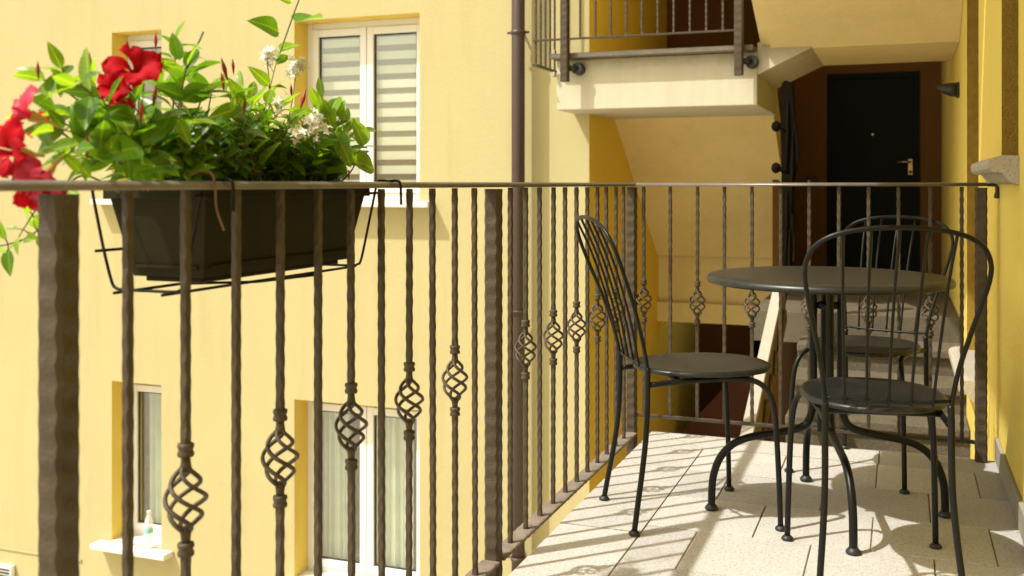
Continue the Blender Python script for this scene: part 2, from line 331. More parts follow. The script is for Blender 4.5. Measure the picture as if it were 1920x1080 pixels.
RW=0.34
house=empty('house_wall',(RW,0,0))
tag(house,'sunlit yellow plaster wall with deep window recesses beside the table','wall')
w=MB()
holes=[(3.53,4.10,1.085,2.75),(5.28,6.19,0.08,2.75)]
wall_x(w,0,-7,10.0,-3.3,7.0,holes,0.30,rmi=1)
w.poly([(0,-7,-3.3),(5,-7,-3.3),(5,-7,7),(0,-7,7)]); w.poly([(0,-7,7),(0,10,7),(5,10,7),(5,-7,7)]); w.poly([(5,-7,-3.3),(5,10,-3.3),(5,10,7),(5,-7,7)])
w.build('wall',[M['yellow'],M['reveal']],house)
for (a,b,c,d) in holes:
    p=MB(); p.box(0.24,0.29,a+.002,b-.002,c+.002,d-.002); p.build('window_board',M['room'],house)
def sill_profile(nose):   # (x,z), x towards the courtyard is negative
    return [(0.05,0.0),(0.05,-0.085),(-0.012,-0.085),(-0.030,-0.078),(-0.042,-0.062),(-0.050,-0.050),(nose*0.86,-0.048),(nose*0.97,-0.038),(nose,-0.024),(nose*0.97,-0.010),(nose*0.80,-0.002),(nose*0.55,0.004)]
s=MB(); s.prism([(x,1.115+z) for x,z in sill_profile(-0.088)],'y',3.50,4.36); o=s.build('stone_sill',M['stonesill'],house); o['label']='rough grey granite window sill with rounded nose, upper one'
s=MB(); s.prism([(x,0.115+z*1.2) for x,z in sill_profile(-0.092)],'y',5.20,6.28); o=s.build('stone_sill',M['stonesill'],house); o['label']='granite window sill low beside the steps'
s=MB(); s.box(-0.014,-0.0005,-3,4.215,0.004,0.088,0.003); s.build('skirting',M['greystone'],house)

ub=empty('upper_balcony',(-0.3,0.6,2.80)); tag(ub,'balcony slab of the floor above, over the table','balcony')
s=MB(); s.box(-0.955,0.339,-3.0,4.16,2.80,3.07); o=s.build('slab',M['cream'],ub); o.location=-ub.location
s=MB(); s.box(-0.985,0.339,-3.0,4.20,3.072,3.12,0.004); o=s.build('slab_edge',M['stonesill'],ub); o.location=-ub.location

# ------------------------------------------------------------------ apartment building across the courtyard
FY=7.30; FX=-2.15
bld=empty('apartment_building',(-6,FY,-3.3))
tag(bld,'pale yellow apartment building with white windows across the courtyard','building')
def inv(o,p): o.location=-Vector(p.location)    # keep world coordinates under a shifted empty
WBIG=(-4.676,-3.533); WSM=(-6.56,-6.02)
ZU=(0.90,2.375); ZL=(-2.22,-0.745)
fh=[(*WBIG,*ZU),(*WBIG,*ZL),(*WSM,*ZU),(WSM[0],WSM[1],-2.14,-0.72),(-9.6,-8.46,*ZU),(-9.6,-8.46,*ZL)]
w=MB(); wall_y(w,FY,-15,FX,-3.3,6.6,fh,0.23,rmi=1)
w.poly([(-15,FY,-3.3),(-15,FY+6,-3.3),(-15,FY+6,6.6),(-15,FY,6.6)]); w.poly([(-15,FY+6,-3.3),(FX,FY+6,-3.3),(FX,FY+6,6.6),(-15,FY+6,6.6)])
w.poly([(-15,FY,6.6),(FX,FY,6.6),(FX,FY+6,6.6),(-15,FY+6,6.6)])
o=w.build('wall',[M['facade'],M['yellow']],bld); inv(o,bld)  # reveals in deeper yellow, in place of golden bounce light
w=MB(); w.poly([(FX,FY,-3.3),(FX,FY+6,-3.3),(FX,FY+6,6.6),(FX,FY,6.6)]); o=w.build('side_wall',M['ochre'],bld); inv(o,bld)
w=MB(); w.prism([(FY-0.5,6.62),(FY+6.3,6.62),(FY+3,8.1)],'x',-15.3,FX+0.2); o=w.build('roof',M['roof'],bld); inv(o,bld)
def window(x0,x1,z0,z1,kind,leaves):
    Y=FY+0.20
    root=MB()   # outer frame is the part itself
    t=0.055
    for (a,b,c,d) in ((x0,x0+t,z0,z1),(x1-t,x1,z0,z1),(x0+t,x1-t,z1-t,z1),(x0+t,x1-t,z0,z0+t)): root.box(a,b,Y,Y+0.07,c,d,0.004)
    win=root.build('window',M['frame'],bld); inv(win,bld)
    n=leaves; wdt=(x1-x0-2*t)/n
    for i in range(n):
        a=x0+t+i*wdt; b=a+wdt; c=z0+t; d=z1-t; q=0.062
        f=MB()
        for (p0,p1,p2,p3) in ((a+.003,a+q,c,d),(b-q,b-.003,c,d),(a+q,b-q,d-q,d-.003),(a+q,b-q,c+.003,c+q)): f.box(p0,p1,Y-0.018,Y+0.05,p2,p3,0.004)
        f.build('casement',M['frame'],win)
        f=MB(); s=0.012
        for (p0,p1,p2,p3) in ((a+q,a+q+s,c+q,d-q),(b-q-s,b-q,c+q,d-q),(a+q+s,b-q-s,d-q-s,d-q),(a+q+s,b-q-s,c+q,c+q+s)): f.box(p0,p1,Y+0.002,Y+0.02,p2,p3)
        f.build('gasket',M['gasket'],win)
        f=MB(); f.box(a+q-.004,b-q+.004,Y+0.008,Y+0.014,c+q-.004,d-q+.004); f.build('pane',M['glass'],win)
        if kind=='blind':
            per=0.1175; z=d-q-0.02; k=0
            f=MB(); f.box(a+0.02,b-0.02,Y+0.052,Y+0.055,c+0.02,d-0.02); f.build('blind_backing',M['sheer'],win)
            while z>c+q:
                f=MB(); f.box(a+0.02,b-0.02,Y+0.036,Y+0.040,max(z-0.068,c+0.02),z); f.build('blind_slat',M['slat'],win); z-=per
        elif kind=='dark':
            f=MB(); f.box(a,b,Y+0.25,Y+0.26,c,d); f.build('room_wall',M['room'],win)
        else:
            f=MB(); pts=[]; nn=70
            spans=[(a+0.03,a+0.03+(b-a-0.06)*(0.62 if i==0 else 0.78))] if kind=='curtain' else [(a+0.10,b)]
            for (u0,u1) in spans:
                base=len(f.v)
                for k in range(nn+1):
                    u=k/nn; x=u0+(u1-u0)*u; y=Y+0.095+0.026*math.sin(u*30+i*2+1.5*math.sin(u*5))+0.012*math.sin(u*67+1)
                    f.v += [(x,y,c-0.02),(x,y+0.004*math.sin(u*20),d+0.02)]
                for k in range(nn): f.face((base+2*k,base+2*k+2,base+2*k+3,base+2*k+1),True)
            f.build('curtain',M['curtain'],win)
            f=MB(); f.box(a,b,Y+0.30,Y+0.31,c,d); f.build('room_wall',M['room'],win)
    return win
window(*WBIG,*ZU,'blind',2); wl_=window(*WBIG,*ZL,'curtain',2)
window(*WSM,*ZU,'dark',1); ws_=window(WSM[0],WSM[1],-2.14,-0.72,'curtain1',1)
window(-9.6,-8.46,*ZU,'blind',2); window(-9.6,-8.46,*ZL,'curtain',2)
def sill(x0,x1,z,ov=0.13,pr=0.13):
    s=MB(); s.box(x0-ov,x1+ov,FY-pr,FY-0.003,z-0.052,z-0.004,0.006); s.box(x0+.002,x1-.002,FY-0.002,FY+0.196,z+.001,z+.006)
    o=s.build('window_sill',M['whitesill'],bld); inv(o,bld)
for (a,b) in (WBIG,WSM,(-9.6,-8.46)):
    sill(a,b,ZU[0]); sill(a,b,ZL[0] if a!=WSM[0] else -2.14)
# thin string course groove and a small vent box low on the facade
s=MB(); s.box(-15,-6.9,FY-0.012,FY-0.002,-2.37,-2.35); o=s.build('string_course',M['facade'],bld); inv(o,bld)
v=empty('vent_box',(-7.77,FY,-2.66)); tag(v,'small white vent box low on the yellow facade','vent')
s=MB(); s.box(-0.09,0.09,-0.05,-0.003,0.0,0.16,0.006); s.build('housing',M['whiteplastic'],v)
for k in range(4):
    s=MB(); s.box(-0.07,0.07,-0.056,-0.0505,0.025+k*0.03,0.04+k*0.03); s.build('louvre',M['gasket'],v)

# drainpipe on the facade
dp=empty('drainpipe',(-2.66,FY-0.13,-3.3)); tag(dp,'brown metal drainpipe running down the yellow facade','drainpipe')
s=MB(); s.tube([(0,0,0.02),(0,0,9.85)],0.050,20); s.build('pipe',M['pipe'],dp)
for z in (1.55,5.455,8.6):
    s=MB(); s.lathe([(0.051,-0.014),(0.058,-0.012),(0.058,0.012),(0.051,0.014)],20,(0,0,z)); s.tube([(-0.085,0,z),(0.085,0,z)],0.009,8); s.tube([(0,0.05,z),(0,0.127,z)],0.010,8); s.build('pipe_bracket',M['pipe'],dp)
s=MB(); s.lathe([(0.051,-0.03),(0.054,-0.03),(0.054,0.0),(0.0575,0.001),(0.0575,0.012),(0.051,0.014)],20,(0,0,3.38)); s.build('pipe_joint',M['pipe'],dp)

# bottle on the lower small sill
bt=empty('water_bottle',(-6.13,FY-0.03,-2.134)); tag(bt,'clear plastic water bottle with teal label on the white sill','bottle')
s=MB(); s.lathe([(0.020,0.0),(0.034,0.004),(0.037,0.02),(0.035,0.10),(0.037,0.11),(0.037,0.2),(0.034,0.225),(0.022,0.265),(0.0135,0.285),(0.0135,0.30)],20); s.build('bottle_body',M['pet'],bt)
s=MB(); s.lathe([(0.0375,0.13),(0.0378,0.131),(0.0378,0.170),(0.0375,0.171)],20,cap=False); s.build('paper_label',M['teal'],bt)
s=MB(); s.lathe([(0.016,0.292),(0.016,0.315),(0.014,0.318)],16); s.build('cap',M['whiteplastic'],bt)

# ------------------------------------------------------------------ stairwell behind the balcony
st=empty('stairwell',(-0.9,7,-3.3)); tag(st,'open stairwell with cream concrete flights and granite steps behind the railing','stairwell')
def sp(name,mb,m,lab=None):
    o=mb.build(name,m,st); inv(o,st)
    if lab: o['label']=lab
    return o
# upper landing
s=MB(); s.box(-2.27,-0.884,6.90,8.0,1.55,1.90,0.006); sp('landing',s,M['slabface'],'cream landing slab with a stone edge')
s=MB(); s.box(-0.539,0.338,6.921,8.0,1.912,2.1); sp('landing',s,M['soffit'])
s=MB(); s.box(-2.29,-0.90,6.81,7.98,1.902,1.938,0.005); sp('landing_edge',s,M['darkstone'])
s=MB(); s.box(FX+0.002,0.338,7.05,10.0,3.35,3.55); sp('shading_slab',s,M['cream'])  # out-of-view slab added to keep sky light out of the stairwell
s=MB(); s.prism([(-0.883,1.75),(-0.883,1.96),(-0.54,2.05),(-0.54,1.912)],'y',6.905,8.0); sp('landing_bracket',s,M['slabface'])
# lower flight soffit (rises towards us)
s=MB(); s.prism([(8.001,1.553),(8.001,1.89),(9.55,0.66),(9.55,0.36)],'x',FX+0.002,-1.0); sp('flight_slab',s,M['soffit'])
s=MB(); s.prism([(8.001,1.52),(8.001,1.90),(9.57,0.68),(9.57,0.33)],'x',-0.998,-0.90); sp('flight_edge',s,M['soffit'])
# flight rising over the steps towards us
dy=2.7; rise=1.30
s=MB(); s.prism([(6.92,1.914),(6.92,2.12),(6.92-dy,2.12+rise),(6.92-dy,1.914+rise)],'x',-0.80,0.338); sp('flight_slab',s,M['soffit'],'cream sloping underside of the upper flight')
s=MB(); s.prism([(6.90,1.945),(6.90,2.14),(6.9-dy,2.14+rise),(6.9-dy,1.945+rise)],'x',-0.86,-0.802); sp('flight_edge',s,M['soffit'])
# back walls
s=MB(); wall_y(s,10.0,-1.0,0.34,0.2,3.6,[(-0.632,0.147,0.2,2.03)],0.06); s.poly([(-2.15,10,1.2),(-1.0,10,1.2),(-1.0,10,4),(-2.15,10,4)]); s.poly([(-1.0,10,3.6),(0.34,10,3.6),(0.34,10,6),(-1.0,10,6)])
sp('back_wall',s,M['brownwall'])
s=MB(); s.box(-0.98,-0.93,8.6,9.99,0.2,3.0); sp('corridor_wall',s,M['brownwall'])
s=MB(); s.box(FX+0.002,-0.985,9.60,9.80,-0.26,0.64); s.box(FX+0.003,-0.985,9.55,9.6,-0.26,-0.08); sp('beam_wall',s,M['soffit'])
s=MB(); wall_y(s,11.6,FX,0.34,-3.2,1.2,[(-1.55,-1.0,-2.2,-0.35)],0.1); s.box(-1.12,-1.05,9.7,11.59,-3.2,-0.27); sp('lower_wall',s,M['brownwall'])
s=MB(); s.box(-1.545,-1.005,11.66,11.69,-2.2,-0.352); sp('cellar_door',s,M['door'])
s=MB(); s.prism([(-2.14,-2.4),(-2.14,-1.55),(-1.45,-0.78),(-1.15,-0.55),(-1.15,-2.4)],'y',10.3,10.55); sp('stair_parapet',s,M['redstair'])
s=MB(); s.box(FX+0.002,0.338,7.5,11.6,-2.6,-2.45); sp('lower_landing',s,M['concrete'])
# landing in front of the door and the granite steps up to it
s=MB(); s.box(-0.925,0.338,6.9,9.995,0.0,0.20,0.004); sp('door_landing',s,M['step'])
for k in range(1,7):
    y1=6.9-(k-1)*0.345; z=0.2-0.15*k
    s=MB(); s.box(-0.60,0.338,y1-0.345,y1+0.02,z-0.05,z,0.008); s.box(-0.60,0.338,y1-0.315,y1+0.018,z-0.5,z-0.051); sp('step',s,M['step'])
s=MB(); s.prism([(4.45,-0.40),(4.45,-0.12),(5.95,0.51),(5.95,0.22)],'x',-0.66,-0.605); sp('stringer',s,M['carved'],'brown carved stair stringer')
s=MB(); s.prism([(4.45,-0.118),(4.45,-0.085),(5.95,0.547),(5.95,0.514)],'x',-0.652,-0.600); sp('stringer_cap',s,M['marble'],'white marble cap sloping along the stringer')
# door with handle
d=MB(); d.box(-0.630,0.145,10.012,10.05,0.202,2.028); door=sp('door',d,M['door'],'black entrance door in the brown wall')
d=MB(); d.box(-0.645,-0.600,9.985,10.011,0.202,2.05,0.004); d.box(0.115,0.16,9.985,10.011,0.202,2.05,0.004); d.box(-0.599,0.114,9.985,10.011,2.0,2.05,0.004); d.build('door_frame',M['door'],door)
h=at_y(1707,313,10.0)
d=MB(); d.box(h.x-0.022,h.x+0.022,9.995,10.011,h.z-0.075,h.z+0.075,0.006); d.build('handle_plate',M['brass'],door)
d=MB(); d.tube([(h.x,9.995,h.z+0.045),(h.x,9.95,h.z+0.045),(h.x-0.02,9.945,h.z+0.045),(h.x-0.11,9.945,h.z+0.042)],0.008,10); d.build('handle',M['brass'],door)
d=MB(); d.lathe([(0.010,0),(0.014,0.004),(0.010,0.008)],14,(0,0,0)); 
k=d.build('lock_cylinder',M['gasket'],door); k.rotation_euler=(R(90),0,0); k.location=(h.x,9.994,h.z-0.045)
d=MB(); d.tube([(at_y(1636,252,10).x,10.011,at_y(1636,252,10).z),(at_y(1636,252,10).x,10.004,at_y(1636,252,10).z)],0.010,12); d.build('peephole',M['brass'],door)

# doorbell and wall lamp
p=at_y(1521,340,10.0); db=empty('doorbell_panel',(p.x,10,p.z-0.04)); tag(db,'small black doorbell box on brown wall left of the door','doorbell')
s=MB(); s.box(-0.05,0.05,-0.03,-0.002,0,0.075,0.006); s.build('housing',M['black'],db)
s=MB(); s.box(-0.03,-0.01,-0.036,-0.0305,0.025,0.05,0.003); s.build('button',M['whiteplastic'],db)
p=at_x(1799,165,RW); lp=empty('wall_lamp',(RW,p.y,p.z)); tag(lp,'black half-cone wall lamp on the right wall near the door','lamp')
s=MB(); s.box(-0.02,-0.001,-0.035,0.035,-0.06,0.035,0.005); s.build('back_plate',M['black'],lp)
s=MB(); rr=[]
for t,zz in ((0.0,0.03),(0.25,0.032),(0.5,0.036),(0.75,0.042),(0.97,0.05)):
    ry=0.085*(1-t**2.2); rz=0.062*(1-t**2.0)*0.75+0.003
    rr.append([(-0.021-0.12*t,0.6*ry*math.cos(a),zz-0.03-0.01+rz*math.sin(a)*0.9) for a in [2*math.pi*k/18 for k in range(18)]])
s.rings(rr); s.build('lamp_shade',M['black'],lp)

# dark upright cover, like a closed umbrella, shaped from its outline above the stringer
sr=empty('dark_upright_cover',(-0.63,6.0,0)); tag(sr,'dark ornate upright cover, like a closed umbrella, beside the steps','railing')
def slope(y): return -0.12+(y-4.45)*0.4215
ol=[at_y(px,py,6.62) for px,py in ((1466,160),(1484,160),(1491,225),(1498,275),(1497,305),(1489,345),(1488,420),(1484,500),(1474,560),(1462,640),(1452,640),(1455,560),(1459,500),(1463,420),(1466,330),(1464,240))]
ol=[Vector((p.x,0,p.z)) for p in spline([(p.x,0,p.z) for p in ol],4,True)]
s=MB(); s.prism([(p.x+0.63,p.z) for p in ol],'y',0.60,0.66); s.build('panel',M['darkcloth'],sr)
for k,(px,py,hh) in enumerate(((1478,190,130),(1487,250,150),(1476,360,150),(1481,430,120))):
    a=at_y(px,py,6.62); b=at_y(px-2,py+hh,6.62)
    s=MB(); s.tube([(a.x+0.63,0.592,a.z),((a.x+b.x)/2+0.632,0.588,(a.z+b.z)/2),(b.x+0.63,0.592,b.z)],[0.004,0.011,0.004],6); s.build('panel_moulding',M['darkcloth'],sr)
for z in (1.36,1.10):
    s=MB(); s.tube([(-0.02,0.61,z),(-0.07,0.60,z+0.02),(-0.10,0.60,z+0.03)],0.014,8); s.lathe([(0.006,-0.034),(0.024,-0.022),(0.03,0),(0.024,0.022),(0.006,0.034)],12,(-0.10,0.60,z+0.03)); s.build('knob',M['darkcloth'],sr)
for k in range(5):
    y=4.9+k*0.2
    s=MB(); s.tube(spline([(0.034,y-6,slope(y)-0.20),(0.036,y-5.93,slope(y)-0.07),(0.036,y-5.87,slope(y)-0.12),(0.035,y-5.92,slope(y)-0.16)],5),0.010,6); s.build('scroll',M['carved'],sr)

# ------------------------------------------------------------------ ironwork
def hammered(mb, h, z0, z1, ph=0.0, per=0.040, amp=0.145, step=0.007, x=0, y=0):
    n=max(2,int((z1-z0)/step)); rr=[]
    for i in range(n+1):
        z=z0+(z1-z0)*i/n; w=2*math.pi*z/per+ph
        ax=h*(1+amp*math.sin(w)); ay=h*(1+amp*math.sin(w+2.6)); c=0.28*h
        rr.append([(x+p,y+q,z) for p,q in ((ax,ay-c),(ax-c,ay),(-ax+c,ay),(-ax,ay-c),(-ax,-ay+c),(-ax+c,-ay),(ax-c,-ay),(ax,-ay+c))])
    mb.rings(rr,True,False)
def basket_mesh(zc):
    b=MB(); H=0.052; rad=0.0275
    for k in range(4):
        pts=[]
        for i in range(29):
            t=i/28; r=0.0035+rad*math.sin(math.pi*t)**0.85; a=k*math.pi/2-t*R(300)
            pts.append((r*math.cos(a),r*math.sin(a),zc-H+2*H*t))
        b.tube(pts,0.0039,6)
    for sgn in (-1,1):   # flared ends that gather the four wires
        b.lathe([(0.0065,zc+sgn*(H+0.022)),(0.008,zc+sgn*(H+0.006)),(0.010,zc+sgn*(H-0.006)),(0.004,zc+sgn*(H-0.010))],10)
    return fix_normals(b.mesh('basket',M['iron']))
def collar_mesh():
    b=MB(); b.lathe([(0.008,-0.011),(0.0125,-0.010),(0.0135,-0.006),(0.0115,-0.001),(0.0115,0.001),(0.0135,0.006),(0.0125,0.010),(0.008,0.011)],14)
    return fix_normals(b.mesh('collar',M['iron']))
ZB=0.535
def bar_meshes(z0,z1,zb,hw):
    a=MB(); hammered(a,hw,z0,z1); pm=fix_normals(a.mesh('baluster',M['iron']))
    a=MB(); hammered(a,hw,z0,zb-0.07); hammered(a,hw,zb+0.07,z1,1.0); gm=fix_normals(a.mesh('baluster',M['iron']))
    return pm,gm
COL=collar_mesh(); BASK=basket_mesh(0.0)
def baluster(parent, loc, mesh, zb=None, rz=0):
    o=link('baluster',mesh,parent); o.location=loc; o.rotation_euler=(random.uniform(-.002,.002),random.uniform(-.002,.002),random.choice((0,1,2,3))*math.pi/2+random.uniform(-.06,.06))
    if zb is not None:
        b=link('basket',BASK,o); b.location=(0,0,zb); b.rotation_euler=(0,0,random.uniform(0,0.5))
        for s in (-1,1): c=link('collar',COL,o); c.location=(0,0,zb+s*0.078)
    return o
def bar_box(mb,x0,x1,y0,y1,z0,z1,c=0.004): mb.box(x0,x1,y0,y1,z0,z1,c)

rail=empty('balcony_railing',(-1.05,4.19,0)); tag(rail,'wrought iron balcony railing with twisted basket balusters round the balcony','railing')
RX=-1.05; RY=4.19
def rp(name,mb,m):
    o=mb.build(name,m,rail); inv(o,rail); return o
posts=[-0.495,1.07,2.635,4.19]
pm=MB(); hammered(pm,0.0205,-0.24,1.0165,per=0.042,amp=0.055,step=0.006); POST=fix_normals(pm.mesh('post',M['iron']))
for y in posts:
    o=link('post',POST,rail); o.location=(0,y-RY,0)
o=link('post',None,rail); C.objects.unlink(o); bpy.data.objects.remove(o)
pm=MB(); hammered(pm,0.0205,0.002,1.0165,per=0.042,amp=0.04,step=0.006); o=link('post',fix_normals(pm.mesh('post',M['iron'])),rail); o.location=(0.278-RX,0,0)
for y in posts:      # fixing stubs into the slab
    s=MB(); s.tube([(RX+0.018,y,-0.13),(-0.94,y,-0.13)],0.016,10); s.lathe([(0.03,-0.006),(0.034,0),(0.03,0.006)],12,(0,0,0)); 
    s=MB(); s.tube([(RX+0.018,y,-0.13),(-0.957,y,-0.13)],0.016,10); rp('fixing_stub',s,M['iron'])
# handrail: rounded flat bar
def rail_profile(w,t,n=5):
    r=t*0.48; out=[]
    for cx,cz,a0 in ((w-r,t/2-r,0),(-w+r,t/2-r,90),(-w+r,-t/2+r,180),(w-r,-t/2+r,270)):
        for k in range(n): a=R(a0+90*k/(n-1)); out.append((cx+r*math.cos(a),cz+r*math.sin(a)))
    return out
ZR=EYE-0.0035
def dome_profile(w,zb,t,d,n=14): return [(w,zb),(w,zb+t)]+[(w*0.98*math.cos(math.pi*k/n),zb+t+d*math.sin(math.pi*k/n)**0.8) for k in range(1,n)]+[(-w,zb+t),(-w,zb)]
s=MB(); s.prism([(RX+x,EYE+z) for x,z in dome_profile(0.021,-0.0090,0.0045,0.0095)],'y',-0.6,RY+0.021,smooth=True); rp('handrail',s,M['irontop'])
s=MB(); s.prism([(RY+x,EYE+0.0004+z) for x,z in dome_profile(0.021,-0.0090,0.0045,0.0095)],'x',RX+0.0215,0.300,smooth=True)
rp('handrail',s,M['irontop'])
s=MB(); s.tube(spline([(0.298,RY,ZR),(0.318,RY,ZR),(0.330,RY,ZR-0.004),(0.333,RY,ZR-0.022),(0.331,RY,ZR-0.05)],5),[0.006]*12+[0.007]*5+[0.010]*4,8); rp('wall_hook',s,M['iron'])
# bottom rails
def hflat(axis,a0,a1,o,z,w,t):
    mb=MB(); n=int((a1-a0)/0.02); rr=[]
    for i in range(n+1):
        a=a0+(a1-a0)*i/n; ww=w*(1+0.05*math.sin(a*150)); tt=t*(1+0.06*math.sin(a*95+1))
        q=[(ww,tt/2-.002),(ww-.003,tt/2),(-ww+.003,tt/2),(-ww,tt/2-.002),(-ww,-tt/2+.002),(-ww+.003,-tt/2),(ww-.003,-tt/2),(ww,-tt/2+.002)]
        rr.append([((o+p,a,z+r) if axis=='y' else (a,o+p,z+r)) for p,r in q])
    mb.rings(rr,True,False); return mb
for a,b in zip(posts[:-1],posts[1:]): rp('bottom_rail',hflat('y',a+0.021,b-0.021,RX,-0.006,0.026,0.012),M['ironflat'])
rp('bottom_rail',hflat('x',RX+0.02,0.2565,RY,0.070,0.008,0.014),M['iron'])
PL,GL=bar_meshes(0.0005,1.0195,ZB,0.0066); PBk,GBk=bar_meshes(0.077,1.0195,0.545,0.0066)
for k,(a,b) in enumerate(zip(posts[:-1],posts[1:])):
    for i in range(1,12):
        y=a+(b-a)*i/12
        bk=(i%2==0)if k==1 else (i%2==0)
        baluster(rail,(0,y-RY,0),GL if bk else PL,ZB if bk else None)
for i in range(12):
    bk=i%2==0
    baluster(rail,(-0.997+0.11*i-RX,0,0),GBk if bk else PBk,0.545 if bk else None)

# railing of the upper landing
ur=empty('landing_railing',(-2.17,6.76,1.73)); tag(ur,'iron railing bolted to the upper stair landing','railing')
def up(name,mb,m):
    o=mb.build(name,m,ur); inv(o,ur); return o
UY=6.775
for x in (-2.17,-0.985):
    s=MB(); hammered(s,0.028,1.735,3.0,per=0.05,amp=0.025,x=x,y=UY); up('post',s,M['iron'])
    s=MB(); s.tube([(x+0.07,6.895,1.83),(x+0.07,6.82,1.83)],[0.045,0.04],10); s.tube([(x+0.02,6.80,1.83),(x+0.07,6.825,1.83)],0.02,8); up('bolt',s,M['black'])
up('bottom_rail',hflat('x',-2.40,-0.96,UY,2.03,0.010,0.014),M['iron']); up('handrail',hflat('x',-2.41,-0.80,UY,2.97,0.018,0.014),M['irontop'])
for k in range(10):
    s=MB(); hammered(s,0.007,2.037,2.963,x=-2.06+k*0.108,y=UY); up('baluster',s,M['iron'])
SX=-2.39
up('bottom_rail',hflat('y',UY,7.28,SX,1.86,0.018,0.014),M['iron']); up('handrail',hflat('y',UY,7.28,SX,2.97,0.018,0.014),M['irontop'])
for k in range(5):
    s=MB(); hammered(s,0.007,1.867,2.963,x=SX,y=UY+0.02+k*0.105); up('baluster',s,M['iron'])
for z in (1.955,1.80):
    s=MB(); s.box(SX+0.10,-2.271,6.86,6.90,z-0.016,z+0.016,0.004); up('bracket',s,M['concrete'])

# ------------------------------------------------------------------ bistro table
def make_table():
    t=empty('bistro_table',(-0.216,3.358,0),R(15)); tag(t,'round dark grey metal bistro table with curved tube legs','table')
    s=MB(); prof=[(0.0005,0.7475),(0.29,0.7475),(0.342,0.7467),(0.358,0.745),(0.366,0.741),(0.371,0.733),(0.3705,0.726),(0.367,0.722),(0.362,0.721),(0.360,0.725),(0.359,0.732),(0.345,0.736),(0.0005,0.7365)]
    s.lathe(prof,72); s.build('table_top',M['seat'],t)
    for k in range(4):
        a=k*math.pi/2; s=MB()
        pr=[(0.042,0.730),(0.042,0.60),(0.042,0.45),(0.042,0.365),(0.049,0.31),(0.068,0.275),(0.11,0.258),(0.17,0.246),(0.24,0.232),(0.292,0.208),(0.330,0.165),(0.350,0.11),(0.355,0.06),(0.356,0.012)]
        s.tube(spline([(r*math.cos(a),r*math.sin(a),z) for r,z in pr],5),0.0118,12); lg=s.build('leg',M['chair'],t)
        s=MB(); s.lathe([(0.013,0.0005),(0.0205,0.003),(0.0215,0.008),(0.016,0.015),(0.012,0.02)],16,(0.356*math.cos(a),0.356*math.sin(a),0)); s.build('foot',M['black'],lg)
    s=MB(); s.lathe([(0.026,0.322),(0.032,0.324),(0.032,0.345),(0.026,0.347)],14); s.build('hub',M['chair'],t); s=MB(); s.lathe([(0.026,0.64),(0.032,0.642),(0.032,0.66),(0.026,0.662)],14); s.build('hub',M['chair'],t)
    s=MB(); s.box(-0.13,0.13,-0.025,0.025,0.716,0.7355,0.003); s.box(-0.025,0.025,-0.13,-0.026,0.716,0.7355,0.003); s.box(-0.025,0.025,0.026,0.13,0.716,0.7355,0.003); s.build('top_bracket',M['chair'],t)
    s=MB(); s.tube(spline([(-0.02,-0.02,0.36),(-0.03,-0.045,0.352),(-0.032,-0.055,0.33),(-0.032,-0.055,0.27)],5),0.009,8); s.build('latch',M['chair'],t)
    return t
make_table()

